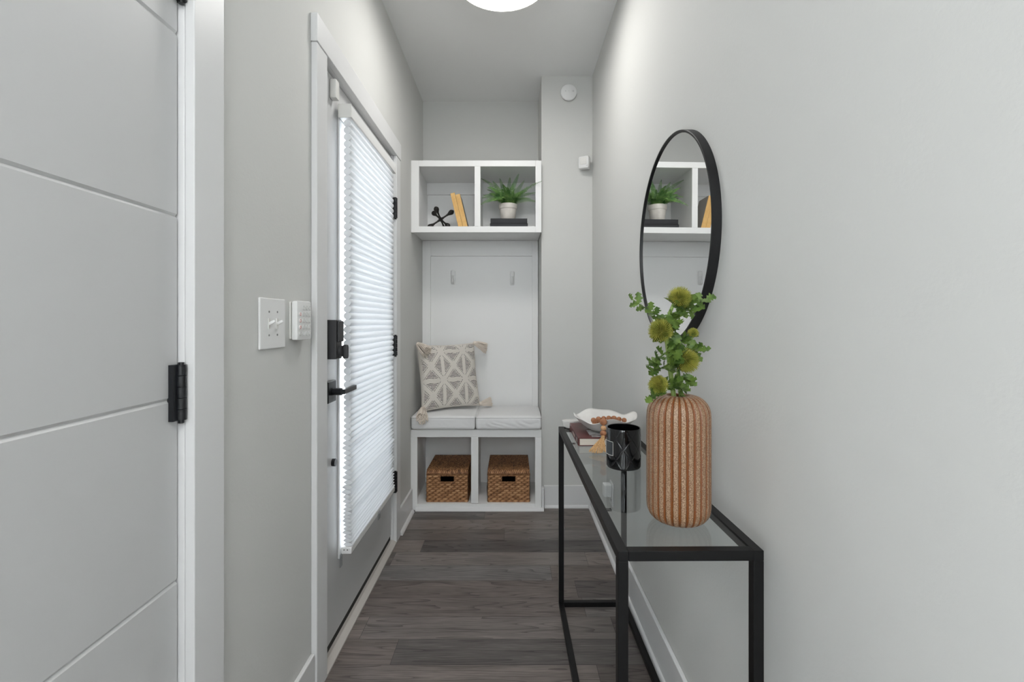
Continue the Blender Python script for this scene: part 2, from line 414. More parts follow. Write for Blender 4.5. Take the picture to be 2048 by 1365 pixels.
for zc in (.26, 1.035, 1.829): butt_hinge(zc, .908, xd + .010, d1)

# front door ----------------------------------------------------------------
fd = MB()
CF = WL + .019
fd.box(WL, CF, 1.492, 1.577, 0, 2.039).box(WL, CF, 2.523, 2.61, 0, 2.039).box(WL, CF+.003, 1.488, 2.614, 2.039, 2.128)
fd.box(X0, WL, 1.555, 1.577, 0, 2.04).box(X0, WL, 2.523, 2.545, 0, 2.04).box(X0, WL, 1.555, 2.545, 2.04, 2.06)
fd.box(X0, -.684, 1.577, 1.592, 0, 2.04).box(X0, -.684, 2.508, 2.523, 0, 2.04).box(X0, -.684, 1.577, 2.523, 2.022, 2.04)
struct('trim_5', fd, M['trim'], 'white casing and jamb around the glass front door', 'trim', .0025)
th = MB().box(X0, -.628, 1.577, 2.523, 0, .018)
vs = [(-.628, 1.577, 0), (-.606, 1.577, 0), (-.606, 1.577, .007), (-.628, 1.577, .018), (-.628, 2.523, 0), (-.606, 2.523, 0), (-.606, 2.523, .007), (-.628, 2.523, .018)]
th.add(vs, [(0, 1, 2, 3)[::-1], (4, 5, 6, 7), (1, 5, 6, 2), (2, 6, 7, 3), (0, 4, 5, 1)])
struct('trim_6', th, M['alum'], 'pale threshold strip under the front door', 'trim')
DX = -.636; DXB = -.680                  # room face and outer face of the leaf
dy0, dy1, dz0, dz1 = 1.581, 2.519, .045, 2.033
gy0, gy1, gz0, gz1 = 1.772, 2.332, .325, 1.900
d2 = thing('door_2', 'white front door with a full glass pane and black hardware', 'door', (-.655, 2.519, 0)); d2['kind'] = 'structure'
lf = MB().box(DXB, DX, dy0, gy0-.012, dz0, dz1).box(DXB, DX, gy1+.012, dy1, dz0, dz1).box(DXB, DX, gy0-.012, gy1+.012, dz0, gz0-.012).box(DXB, DX, gy0-.012, gy1+.012, gz1+.012, dz1)
part('leaf_frame', lf, M['door'], d2)
bead = MB()
for a, b_, c, d_ in ((gy0-.024, gy0, gz0-.024, gz1+.024), (gy1, gy1+.024, gz0-.024, gz1+.024), (gy0, gy1, gz0-.024, gz0), (gy0, gy1, gz1, gz1+.024)):
    bead.box(DX+.0002, DX+.008, a, b_, c, d_)
    bead.box(DXB+.012, DX+.0002, max(a, gy0-.0118), min(b_, gy1+.0118), max(c, gz0-.0118), min(d_, gz1+.0118))
part('glazing_bead', bead, M['trim'], d2, .002)
part('pane', MB().box(-.661, -.655, gy0, gy1, gz0, gz1), M['glass'], d2)
part('door_sweep', MB().box(DXB+.006, DX-.003, dy0, dy1, .019, .0449), M['rubber'], d2, label='black rubber sweep')
for zc in (.325, 1.04, 1.762): butt_hinge(zc, 2.5215, DX + .024, d2, .105, .0105)
# smart lock
sl = part('smart_lock', MB().box(DX, DX+.046, 1.612, 1.668, 1.040, 1.173), M['lock'], d2, .004)
part('lock_cover', MB().box(DX+.0455, DX+.054, 1.618, 1.664, 1.098, 1.170), M['lock'], sl, .004)
tt = MB().disk((DX+.046, 1.645, 1.066), (1, 0, 0), .019, .010, 24)
tt.rbox((DX+.064, 1.650, 1.064), (.020, .013, .048), .006, 5)
part('thumb_turn', tt, M['lock'], sl)
rs = part('rosette', MB().box(DX, DX+.016, 1.622, 1.694, .888, .962), M['blackgloss'], d2, .003)
lv = MB().tube([(DX+.016, 1.658, .925), (DX+.05, 1.658, .925)], .0125, 18).box(DX+.05, DX+.063, 1.648, 1.772, .917, .934)
part('lever', lv, M['blackgloss'], rs, .002)
part('latch_button', MB().disk((DX, 1.700, .668), (1, 0, 0), .0135, .012, 20), M['blackgloss'], d2, label='round black button below the lever')

# cellular shade -------------------------------------------------------------
cs = thing('cellular_shade', 'white honeycomb cellular shade covering the front door glass', 'window shade', (-.6, 2.07, .32))
sy0, sy1 = 1.742, 2.372; sx = -.598
part('head_rail', MB().box(-.6265, -.580, 1.731, 2.392, 1.905, 1.952), M['plastic'], cs, .004)
for y in (1.731, 2.392): part('end_cap', MB().box(-.627, -.579, y - .003, y + .003, 1.903, 1.953), M['plastic2'], cs, .002)
fb = MB(); zt, zb = 1.900, .352; z = zt; k = 0
NS = 14
def cell(zc, h, wd, sharp, off):
    prof = []
    for i in range(NS):
        a = 2 * PI * i / NS; c, s_ = math.cos(a), math.sin(a)
        x = math.copysign(abs(c) ** (1 if not sharp else 1.0), c) * wd
        zz = s_ * h * (1 - sharp * .55 * abs(c))
        prof.append((sx + off + x, zc + zz))
    vs = [(x, sy0, zz) for x, zz in prof] + [(x, sy1, zz) for x, zz in prof]
    fs = [(i, (i + 1) % NS, NS + (i + 1) % NS, NS + i)[::-1] for i in range(NS)] + [tuple(range(NS)), tuple(range(NS, 2 * NS))[::-1]]
    fb.add(vs, fs)
while z > zb + .006:
    t_ = (zt - z) / (zt - zb)
    pitch = .0250 if t_ < .62 else (.0212 if t_ < .75 else (.0178 if t_ < .88 else .0142))
    sharp = 0 if t_ < .66 else min(1, (t_ - .66) * 6)
    off = 0 if t_ < .76 else random.uniform(-.003, .004)
    wd = .0135 if t_ < .72 else random.uniform(.0135, .0185)
    cell(z - pitch / 2, pitch / 2 * 1.07, wd, sharp, off); z -= pitch; k += 1
part('pleated_fabric', fb, M['shade'], cs, sharp=60)
part('bottom_rail', MB().box(-.618, -.580, 1.733, 2.376, .326, z), M['plastic'], cs, .004)
rv = MB()
for x in (-.606, -.594): rv.disk((x, 1.7325, .342), (0, -1, 0), .0022, .0008, 10)
part('rail_rivet', rv, M['darkmark'], cs)
for y in (1.745, 2.06):
    cl = MB().box(-.6265, -.6255 + .001, y, y + .024, .27, .318) if y < 1.8 else MB().rbox((-.574, y + .012, .330), (.006, .03, .034), .003, 4)
    part('hold_down_clip', cl, M['clear'], cs, label='clear plastic clip')

# door contact sensor
ct = thing('contact_sensor', 'small white contact sensor box at the top corner of the front door', 'sensor', (DX, 1.685, 1.96))
part('sensor_body', MB().rbox((DX+.012, 1.688, 1.982), (.024, .034, .066), .004, 5), M['plastic2'], ct)

# ------------------------------------------------------------------ switch and keypad on the left wall
ls = thing('light_switch', 'white double toggle light switch on the wall between the doors', 'light switch', (WL, 1.246, 1.163))
pl = part('wall_plate', MB().box(WL, WL+.006, 1.179, 1.312, 1.0975, 1.228), M['plastic'], ls, .0055)
for y in (1.223, 1.266):
    tg = MB().box(WL+.006, WL+.0075, y-.005, y+.005, 1.149, 1.176)
    part('toggle_slot', tg, M['plastic2'], ls)
    tg = MB(); c = Vector((WL+.006, y, 1.1615))
    tg.rbox((0, 0, .008), (.0075, .0070, .017), .002, 4).xf(Matrix.Translation(c) @ Matrix.Rotation(math.radians(62), 4, 'Y'))
    part('toggle', tg, M['plastic'], ls)
    for z in (1.133, 1.193): part('screw', MB().disk((WL+.006, y, z), (1, 0, 0), .0027, .0008, 12), M['screw'], ls)
kp = thing('alarm_keypad', 'white alarm keypad with rows of round buttons beside the light switch', 'keypad', (WL, 1.39, 1.17))
part('mounting_bracket', MB().box(WL, WL+.006, 1.343, 1.436, 1.118, 1.224), M['plastic2'], kp, .003)
part('keypad_body', MB().rbox((WL+.0165, 1.3895, 1.171), (.019, .096, .112), .006, 8), M['plastic'], kp)
xk = WL + .026
for r_ in range(5):
    z = 1.207 - r_ * .0185
    for c_ in range(4):
        if c_ == 0 and r_ == 0: continue
        y = 1.3585 + c_ * .0205 - (.0015 if c_ == 0 else 0)
        bt = part('button', MB().disk((xk-.001, y, z), (1, 0, 0), .0062, .0022, 20, .0055), M['plastic'], kp)
        if c_ == 0 and r_ < 4:
            part('button_ring', MB().tube([(xk+.0011, y + .0042*math.cos(a*PI/8), z + .0042*math.sin(a*PI/8)) for a in range(16)], .0007, 6, closed=True), M['red'], bt, label='red ring on the button')
        else:
            part('button_ring', MB().tube([(xk+.0011, y + .0058*math.cos(a*PI/8), z + .0058*math.sin(a*PI/8)) for a in range(16)], .0005, 6, closed=True), M['greymark'], bt)

# ------------------------------------------------------------------ ceiling lamp, added fill lamp, sensors
def flush_light(x, y, m_, label, power_dir=None):
    t_ = thing('ceiling_light', label, 'ceiling light', (x, y, ZC))
    part('ceiling_pan', MB().lathe([(.001, 0), (.15, 0), (.15, -.045), (.001, -.045)], 48, (x, y, ZC)), M['plastic'], t_)
    part('lamp_rim', MB().lathe([(.150, -.045), (.205, -.045), (.210, -.05), (.210, -.075), (.206, -.08), (.1995, -.08), (.1995, -.052), (.150, -.052)], 72, (x, y, ZC)), M['plastic2'], t_)
    pr = [(.199 * math.cos(a), -.079 - .012 * math.sin(a)) for a in [PI/2*k/8 for k in range(8)]] + [(.0005, -.091)]
    part('diffuser', MB().lathe(pr, 72, (x, y, ZC)), m_, t_, label='glowing white diffuser')
    return t_
flush_light(-.045, 2.066, M['lamp'], 'round white flush ceiling light in front of the bench alcove')
flush_light(-.045, -.75, M['lamp_fill'], 'unseen fill lamp added behind the camera as a round flush ceiling light')  # added for fill light, never in view

sd = thing('smoke_detector', 'round white detector high on the wall beside the alcove', 'smoke detector', (.355, YR, 2.60))
part('detector_base', MB().disk((.355, YR, 2.60), (0, -1, 0), .046, .012, 48), M['plastic2'], sd)
cv = MB()
prof = [(.050, .010), (.051, .016), (.049, .022), (.043, .026), (.0005, .028)]
cv.lathe(prof, 48).xf(Matrix.Translation((.355, YR, 2.60)) @ Matrix.Rotation(PI/2, 4, 'X'))
part('detector_cover', cv, M['plastic'], sd)
mk = MB().box(.331, .338, YR-.0279, YR-.0272, 2.603, 2.605).box(.352, .357, YR-.0284, YR-.0278, 2.6035, 2.605)
mk.tube([(.382+.0045*math.cos(a*PI/6), YR-.0268, 2.604+.0045*math.sin(a*PI/6)) for a in range(12)], .0008, 6, closed=True)
part('status_marks', mk, M['greymark'], sd)

ms = thing('motion_sensor', 'small white square motion sensor mounted in the wall corner', 'motion sensor', (.49, 3.0, 2.15), (0, 0, math.radians(-28)))
part('housing', MB().rbox((-.026, -.040, 0), (.068, .040, .076), .010, 6), M['plastic'], ms, local=True)
part('sensor_lens', MB().rbox((-.026, -.0605, .006), (.044, .006, .044), .003, 5), M['plastic2'], ms, local=True)
part('corner_bracket', MB().box(-.046, .0, -.021, -.002, -.030, .030), M['plastic2'], ms, local=True)
mk = MB().box(-.006, -.004, -.0609, -.0595, -.027, -.022).box(-.001, .001, -.0609, -.0595, -.027, -.022)
part('indicator_marks', mk, M['greymark'], ms, local=True)

# ------------------------------------------------------------------ upper cubby, panel, bench
CY = 2.97                                # face of the cubby
uc = thing('storage_cubby', 'white two compartment wall cubby above the bench', 'shelf cubby', (-.22, CY, 1.7176))
L0, L1 = WL + .0005, XC - .0005
x_a, x_b, x_c, x_d = -.5755, -.232, -.195, .1454
z_a, z_b, z_c, z_d = 1.7176, 1.755, 2.126, 2.163
ff = MB().box(L0, x_a, CY, CY+.02, z_a, z_d).box(x_b, x_c, CY, CY+.02, z_b, z_c).box(x_d, L1, CY, CY+.02, z_a, z_d)
ff.box(x_a, x_d, CY, CY+.02, z_a, z_b).box(x_a, x_d, CY, CY+.02, z_c, z_d)
part('face_frame', ff, M['cab'], uc, .0015)
B = YB - .0005
part('top_board', MB().box(L0, L1, CY+.02, B, z_c+.005, z_d-.001), M['cab'], uc)
part('bottom_board', MB().box(L0, L1, CY+.02, B, z_a+.012, z_b), M['cab'], uc)
for a, b_ in ((L0, x_a-.016), (x_d+.016, L1)): part('side_board', MB().box(a, b_, CY+.02, B, z_b, z_c+.005), M['cab'], uc)
part('divider', MB().box(x_b+.009, x_c-.009, CY+.02, B-.008, z_b, z_c+.005), M['cab'], uc)
part('back_board', MB().box(x_a-.016, x_d+.016, B-.008, B, z_b, z_c+.005), M['cab'], uc)
part('nailer_rail', MB().box(x_a-.016, x_b+.009, B-.026, B-.008, 2.05, z_c+.005).box(x_c-.009, x_d+.016, B-.026, B-.008, 2.05, z_c+.005), M['cab'], uc)

BZ = .498; BY = 2.96
wp = thing('bench_back_panel', 'white framed back panel between cubby and bench', 'wall panel', (-.22, YB, .5))
part('panel_board', MB().box(L0, L1, YB-.012, YB-.0005, BZ+.001, z_a+.011), M['cab'], wp)
for a, b_ in ((L0, L0+.058), (L1-.042, L1)): part('panel_stile', MB().box(a, b_, YB-.030, YB-.012, BZ+.001, z_a+.011), M['cab'], wp, .002)
part('panel_rail', MB().box(L0+.058, L1-.042, YB-.030, YB-.012, 1.622, z_a+.011), M['cab'], wp, .002)

def hook(px, py, label):
    c = P(px, py, YB-.012); c.y = YB-.012
    h = thing('coat_hook', label, 'coat hook', c, group='coat hooks on the white panel')
    part('hook_base', MB().rbox((c.x, c.y-.005, c.z), (.030, .010, .096), .005, 5), M['plastic'], h)
    pth = [(c.x, c.y-.009, c.z+.012), (c.x, c.y-.014, c.z-.010), (c.x, c.y-.018, c.z-.030), (c.x, c.y-.026, c.z-.038), (c.x, c.y-.034, c.z-.034), (c.x, c.y-.038, c.z-.022), (c.x, c.y-.039, c.z-.012)]
    part('hook_prong', MB().tube(pth, [.008, .008, .0075, .007, .007, .0065, .006], 12), M['plastic'], h)
hook(906, 555, 'white adhesive coat hook on the panel above the patterned pillow')
hook(1024.5, 557, 'white adhesive coat hook on the panel above the bare seat cushion')

sb = thing('storage_bench', 'white built-in bench with two open cubbies', 'bench', (-.22, BY, 0))
b1, b2, b3, b4 = WL+.041, -.2525, -.2075, .142
LB0, LB1 = WL + .0005, XC - .001
ff = MB().box(LB0, b1, BY, BY+.02, .0, .4516).box(b2, b3, BY, BY+.02, .0445, .4516).box(b4, LB1, BY, BY+.02, 0, .4516)
ff.box(LB0, LB1, BY, BY+.02, .4516, BZ).box(b1, b4, BY, BY+.02, 0, .040)
part('face_frame', ff, M['cab'], sb, .0015)
part('seat_board', MB().box(LB0, LB1, BY+.02, YB-.031, .470, BZ), M['cab'], sb)
part('floor_board', MB().box(LB0, LB1, BY+.02, B, .022, .040), M['cab'], sb)
for a, b_ in ((LB0, b1-.02), (b4+.02, LB1)): part('side_board', MB().box(a, b_, BY+.02, B, .040, .470), M['cab'], sb)
part('divider', MB().box(b2+.012, b3-.012, BY+.02, B-.008, .040, .470), M['cab'], sb)
part('back_board', MB().box(b1-.02, b4+.02, B-.008, B, .040, .470), M['cab'], sb)
q = MB(); quarter(q, (LB0+.03, BY, 0), (XC+.014, BY, 0), 0, -1, .018)
part('shoe_moulding', q, M['trim'], sb)
part('end_baseboard', MB().box(XC, XC+.016, BY, YR-.015, 0, .137), M['trim'], sb, .003)

# seat cushions
def cushion(x0, x1, label, wr):
    yc0, yc1 = 2.935, 3.325; z0, z1 = BZ + .001, BZ + .084
    t_ = thing('seat_cushion', label, 'cushion', ((x0+x1)/2, (yc0+yc1)/2, z0), group='white seat cushions on the bench')
    c = Vector(((x0+x1)/2, (yc0+yc1)/2, (z0+z1)/2)); hx, hy, hz = (x1-x0)/2, (yc1-yc0)/2, (z1-z0)/2
    def fn(p):
        u, v = p.x/hx, p.y/hy
        k = (1-u*u)*(1-v*v)
        if p.z > 0: p = p + Vector((0, 0, .012*k))
        q_ = p + c
        if v < -.5:
            wv = math.sin((q_.x*52 + q_.z*60 + mnoise.noise(Vector((q_.x*9, q_.z*12, wr)))*6)) * .0022 * wr
            p = p + Vector((0, -abs(wv) * max(0, 1 - abs(p.z)/hz) , 0))
        p = p + Vector((0, 0, mnoise.noise(q_*9)*.003 if p.z > 0 else 0))
        return p
    part('cushion_cover', MB().rbox(c, (x1-x0, yc1-yc0, z1-z0), .020, 34, fn), M['cushion'], t_, sharp=80)
    pp = []
    def corner(cx, cy, a0):
        for k in range(5):
            a = a0 + PI/2*k/4; pp.append(Vector((cx + .015*math.cos(a), cy + .015*math.sin(a), z1-.007)))
    i = .0175
    corner(x1-i, yc1-i, 0); corner(x0+i, yc1-i, PI/2); corner(x0+i, yc0+i, PI); corner(x1-i, yc0+i, 1.5*PI)
    part('piping', MB().tube(pp, .0032, 8, closed=True), M['cushion'], t_)
cushion(WL+.005, -.2255, 'white canvas seat cushion under the patterned pillow', .35)
cushion(-.2235, .181, 'white canvas seat cushion left bare with a wrinkled front', 1.6)

# throw pillow
def tassel_mb(p, d, Lh, spread, n=46, seed=0, r=.0016, gravity=.0):
    rnd = random.Random(seed); o = MB(); d = Vector(d).normalized(); a = d.orthogonal().normalized(); b_ = d.cross(a); p = Vector(p)
    o.ball(p + d*Lh*.12, Lh*.17, 10, 7)
    for k in range(n):
        q_ = rnd.uniform(0, 2*PI); s_ = math.sqrt(rnd.random()); ln = Lh*rnd.uniform(.85, 1.05)
        dirv = (a*math.cos(q_) + b_*math.sin(q_)) * s_
        pts = []
        for t_ in (0, .3, .65, 1):
            pts.append(p + d*ln*t_ + dirv*spread*(.25 + .75*t_**.8) * (1 if t_ else .6) + Vector((0, 0, -gravity*t_*t_)) + Vector((rnd.uniform(-1, 1), rnd.uniform(-1, 1), rnd.uniform(-1, 1)))*r*1.3*t_)
        o.tube(pts, r, 5)
    return o
PW_, PH_, PT_ = .410, .430, .060
tp = thing('throw_pillow', 'cream pillow with black diamond weave and corner tassels leaning in the bench corner', 'pillow',
           (-.391, 3.112, .5985), (math.radians(-12), math.radians(-.6), math.radians(30)))
def pil(u, v, side):
    U, V = 2*u - 1, 2*v - 1
    ed = max(0., (1 - abs(U)**3.2)) * max(0., (1 - abs(V)**3.2))
    th_ = PT_ * ed ** .45
    x = U * PW_/2 * (1 - .055*(1 - V*V)); z = PH_/2 + V * PH_/2 * (1 - .055*(1 - U*U))
    y = -side * th_
    return Vector((x, y + mnoise.noise(Vector((x*7, z*7, side)))*.006*ed, z))
def pattern(u, v):
    a = u / .385 + .10; b_ = v / .455 + .06
    s_, t_ = a + b_, a - b_
    fs_, ft = s_ - math.floor(s_), t_ - math.floor(t_)
    ds, dt = min(fs_, 1-fs_), min(ft, 1-ft); dm = min(ds, dt)
    node = max(ds, dt) < .17
    if dm < .095 or node: return 0, 1
    along = (t_ if ds < dt else s_)
    if dm < .120: return (1 if (along*22) % 1 < .62 else 0), .4
    i, j = math.floor(s_), math.floor(t_); ac, bc = (i + j + 1)/2, (i - j)/2
    if (i - j) % 2 == 0:
        if abs(b_ - bc) < .075: return .25 * ((v*75) % 1), .7
    else:
        if abs(a - ac) < .075: return 0, .9
    if dm < .155: return .05, .5
    return (1 if ((v + .006*math.sin(u*40)) * 45) % 1 < .38 else .05), 0
NP = 230; mb = MB(); vals = []
def front(u, v):
    p_, h = pattern(u, v); b0 = pil(u, v, 1)
    U, V = abs(2*u-1), abs(2*v-1); fade = min(1, (1 - max(U, V)) * 12)
    vals.append(p_ * fade); b0.y -= .0038*h*fade + .0012*fade*mnoise.noise(Vector((u*90, v*90, 0)))
    return b0
mb.grid(front, NP, NP)
nv = len(mb.v)
mb.grid(lambda u, v: pil(u, v, -1), 40, 40, flip=True)
o = part('pillow_cover', mb, M['pillow'], tp, local=True, sharp=180)
set_attr(o, vals + [0.0]*(len(mb.v) - nv))
hw = PW_/2
for (x, z, d_, ln, sp, g_, sd_) in ((-hw+.006, PH_+.004, (.45, -.70, -.62), .095, .040, .012, 1), (hw-.006, PH_-.004, (.85, -.45, -.30), .090, .036, .02, 2),
                              (hw-.006, .012, (.9, -.5, .10), .082, .032, .0, 3), (-hw+.012, .014, (-.42, -.90, .16), .105, .036, .070, 4)):
    part('tassel', tassel_mb((x, -.006, z), d_, ln, sp, 120, sd_, .0021, g_), M['tassel'], tp, local=True)

# ------------------------------------------------------------------ baskets
def basket(x0, x1, label):
    y0, y1, z0, H = 2.990, 3.335, .0405, .172
    t_ = thing('wicker_basket', label, 'basket', ((x0+x1)/2, (y0+y1)/2, z0), group='lidded wicker baskets in the bench cubbies')
    vals = []; mb = MB()
    W_ = x1 - x0; D_ = y1 - y0; RH = .0128; SL = .038
    def weave(u, v):
        best, key = 0, (0, 0); r0 = math.floor(v / RH)
        for r_ in (r0 - 1, r0, r0 + 1):
            off = (r_ % 2)*SL/2; k0 = math.floor((u - off) / SL)
            for k_ in (k0 - 1, k0, k0 + 1):
                jx = mnoise.noise(Vector((k_*2.3, r_*1.7, x0*3)))*.003
                dx = (u - (off + (k_ + .5)*SL + jx)) / (SL*.56); dy = (v - (r_ + .5)*RH - dx*.0016) / (RH*.74)
                h = math.sqrt(max(0, 1 - dx*dx - dy*dy))
                if h > best: best, key = h, (k_, r_)
        tone = mnoise.noise(Vector((key[0]*1.7 + x0*9, key[1]*2.3, 1.1)))*.3
        return best, max(0, min(1, .14 + .70*best**1.3 + tone*best))
    hole = lambda X, Z: abs(X - W_/2) < .044 and .125 < Z < .163
    def fr(u, v):
        X, Z = u*W_, v*H; h, c_ = weave(X, Z); vals.append(c_)
        return (x0 + X, y0 - .005*h, z0 + Z)
    mb.grid(fr, 104, 74, skip=lambda u, v: hole(u*W_, v*H))
    def bk(u, v):
        h, c_ = weave(u*W_, v*H); vals.append(c_); return (x0 + u*W_, y1 + .004*h, z0 + v*H)
    mb.grid(bk, 40, 40, flip=True)
    def si(side):
        def f(u, v):
            h, c_ = weave(u*D_, v*H); vals.append(c_); return ((x1 + .004*h) if side else (x0 - .004*h), y0 + u*D_, z0 + v*H)
        return f
    mb.grid(si(0), 90, 60, flip=True); mb.grid(si(1), 90, 60)
    o = part('basket_body', mb, M['wicker'], t_, sharp=180); set_attr(o, vals)
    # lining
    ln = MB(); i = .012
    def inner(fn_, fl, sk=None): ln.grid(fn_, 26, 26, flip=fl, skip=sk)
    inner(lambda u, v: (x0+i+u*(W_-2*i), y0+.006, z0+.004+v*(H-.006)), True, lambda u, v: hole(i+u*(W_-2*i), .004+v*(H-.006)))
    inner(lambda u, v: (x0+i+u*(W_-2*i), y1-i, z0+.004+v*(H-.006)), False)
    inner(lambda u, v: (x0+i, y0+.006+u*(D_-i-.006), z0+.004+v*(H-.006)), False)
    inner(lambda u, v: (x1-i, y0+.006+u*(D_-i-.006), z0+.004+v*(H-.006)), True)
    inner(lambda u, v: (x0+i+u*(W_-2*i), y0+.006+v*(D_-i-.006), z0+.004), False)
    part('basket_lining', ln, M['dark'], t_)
    def braid(path, r, n_):
        b_ = MB(); vv = []
        for ph in (0, PI):
            L_ = [Vector(p) for p in path]; pts = []; tot = 0
            for k in range(len(L_)):
                t2 = (L_[min(k+1, len(L_)-1)] - L_[max(0, k-1)]).normalized(); a = Vector((0, 1, 0)) if abs(t2.y) < .9 else Vector((1, 0, 0)); b2 = t2.cross(a)
                if k: tot += (L_[k]-L_[k-1]).length
                q_ = tot*n_ + ph; pts.append(L_[k] + (a*math.cos(q_) + b2*math.sin(q_))*r*.5)
            b_.tube(pts, r*.75, 6)
        return b_
    def seg(a, b_, n_): return [Vector(a).lerp(Vector(b_), k/n_) for k in range(n_)]
    hx0, hx1, hz0, hz1 = x0+W_/2-.045, x0+W_/2+.045, z0+.124, z0+.164
    ring = seg((hx0, y0-.002, hz0), (hx1, y0-.002, hz0), 30) + seg((hx1, y0-.002, hz0), (hx1, y0-.002, hz1), 14) + seg((hx1, y0-.002, hz1), (hx0, y0-.002, hz1), 30) + seg((hx0, y0-.002, hz1), (hx0, y0-.002, hz0), 15)
    r1 = braid(ring, .0038, 420)
    rim = seg((x0, y0, z0+H-.004), (x1, y0, z0+H-.004), 80) + seg((x1, y0, z0+H-.004), (x1, y1, z0+H-.004), 90) + seg((x1, y1, z0+H-.004), (x0, y1, z0+H-.004), 60) + seg((x0, y1, z0+H-.004), (x0, y0, z0+H-.004), 90)
    r2 = braid(rim, .0045, 420); r2.join(braid([Vector((p.x, p.y, z0+.005)) for p in rim], .0045, 420))
    for nm, r_ in (('handle_rim', r1), ('braided_rim', r2)):
        o = part(nm, r_, M['wicker'], t_, sharp=180); set_attr(o, [.5 + .35*mnoise.noise(v*140) for v in r_.v])
    # lid
    lv, ld = [], MB(); lz = z0 + H + .001
    def lid(u, v):
        X = -.002 + u*(W_+.004); Y = -.004 + v*(D_+.004); ST = .0062
        r_ = math.floor(X/ST); fx = X/ST - r_; bu = (Y + (r_ % 2)*.009)/.018; k_ = math.floor(bu); fy = bu - k_
        h = math.sqrt(max(0, 1-(2*fx-1)**2)) * (.45 + .55*math.sin(PI*fy))
        lv.append(max(0, min(1, .10 + .66*h + .4*mnoise.noise(Vector((r_*1.9, k_*2.1, x0*5))))))
        e_ = min(1, v*14)
        return (x0 + X, y0 + Y, lz + .003 + .019*(1-(1-e_)**2)*1.0 + .0035*h)
    ld.grid(lid, 130, 110)
    nl = len(ld.v)
    ld.box(x0-.002, x1+.002, y0-.004, y1, lz, lz+.0045)
    for k in range(2):
        xs_ = x0-.002 if k == 0 else x1+.002
        ld.grid(lambda u, v: (xs_, y0+.02+u*(D_-.02), lz+.0045+v*.0185), 60, 4, flip=(k == 0))
    o = part('basket_lid', ld, M['wicker'], t_, sharp=180); set_attr(o, lv + [.4 + .3*mnoise.noise(v*160) for v in ld.v[nl:]])
basket(-.531, -.276, 'brown woven wicker basket with lid in the bench cubby below the pillow')
basket(-.150, .108, 'brown woven wicker basket with lid in the bench cubby below the bare cushion')

# ------------------------------------------------------------------ things in the wall cubby
SZ = z_b + .0003
jc = Vector((-.458, 3.085, SZ + .052 + .0165))
jk = MB()
for A in ((-.053, .050, .052), (.068, .020, .052), (-.018, -.070, .052)):
    A = Vector(A)
    for s_ in (1, -1):
        d_ = A*s_; n_ = d_.normalized(); pts, rs_ = [], []
        for t2 in (0, .12, .3, .5, .66, .78, .88, .96, 1.03, 1.1, 1.16, 1.2):
            pts.append(jc + d_*t2 if t2 < 1 else jc + d_*t2)
            rs_.append(.010 if t2 == 0 else .008 if t2 < .2 else .0052 if t2 < .6 else .007 if t2 < .7 else .0115 if t2 < .8 else .015 if t2 < .92 else .0165 if t2 < 1.0 else .0155 if t2 < 1.06 else .0115 if t2 < 1.12 else .006 if t2 < 1.18 else .001)
        jk.tube(pts, rs_, 14)
zmin = min(v.z for v in jk.v)
jk.xf(Matrix.Translation((0, 0, SZ - zmin)))
jt = thing('jack_sculpture', 'black iron jack sculpture beside the tan books in the wall cubby', 'ornament', (jc.x, jc.y, SZ))
part('jack', jk, M['iron'], jt, sharp=80)

def upright_book(xl, thick, h, d, label, tilt):
    loc = Vector((xl, 3.035, SZ)); t_ = thing('tan_book', label, 'book', loc, (0, math.radians(-tilt), 0), group='tan books leaning in the wall cubby')
    part('spine', MB().box(0, thick, 0, .004, 0, h), M['tan'], t_, .0015, local=True)
    part('cover', MB().box(0, .0025, .0042, d, 0, h).box(thick-.0025, thick, .0042, d, 0, h), M['tancover'], t_, local=True)
    part('pages', MB().box(.0027, thick-.0027, .0045, d-.004, .003, h-.004), M['paper'], t_, local=True)
tl = 13.5
upright_book(-.3375, .0285, .2265, .155, 'taller tan spined book leaning against the black jack sculpture', tl)
upright_book(-.3375 + .0292/math.cos(math.radians(tl)), .0290, .2185, .150, 'shorter tan spined book leaning on the taller one beside the jack', tl)

def flat_book(x0, x1, y0, y1, z0, h, mats, label, group=None, name='black_book', rot=0, side=False):
    c = Vector(((x0+x1)/2, (y0+y1)/2, z0)); t_ = thing(name, label, 'book', c, (0, 0, rot), group=group)
    hx, hy = (x1-x0)/2, (y1-y0)/2; bt = .0028
    cv_ = MB().box(-hx, hx, -hy, hy, 0, bt).box(-hx, hx, -hy, hy, h-bt, h)
    if not side: cv_.box(-hx, hx, -hy, -hy+.004, bt, h-bt)
    part('cover', cv_, mats[0], t_, .001, local=True)
    part('pages', MB().box(-hx+.004, hx-.004, -hy+(.002 if side else .0045), hy-.005, bt+.0001, h-bt-.0001), mats[1], t_, local=True)
    return t_
flat_book(-.139, .100, 3.035, 3.20, SZ, .0315, (M['bookblack'], M['paper']), 'black cloth book at the bottom of the pair under the fern', 'black books under the fern pot')
flat_book(-.136, .097, 3.040, 3.19, SZ+.0318, .0315, (M['bookblack'], M['paper']), 'black cloth book at the top of the pair under the fern', 'black books under the fern pot')

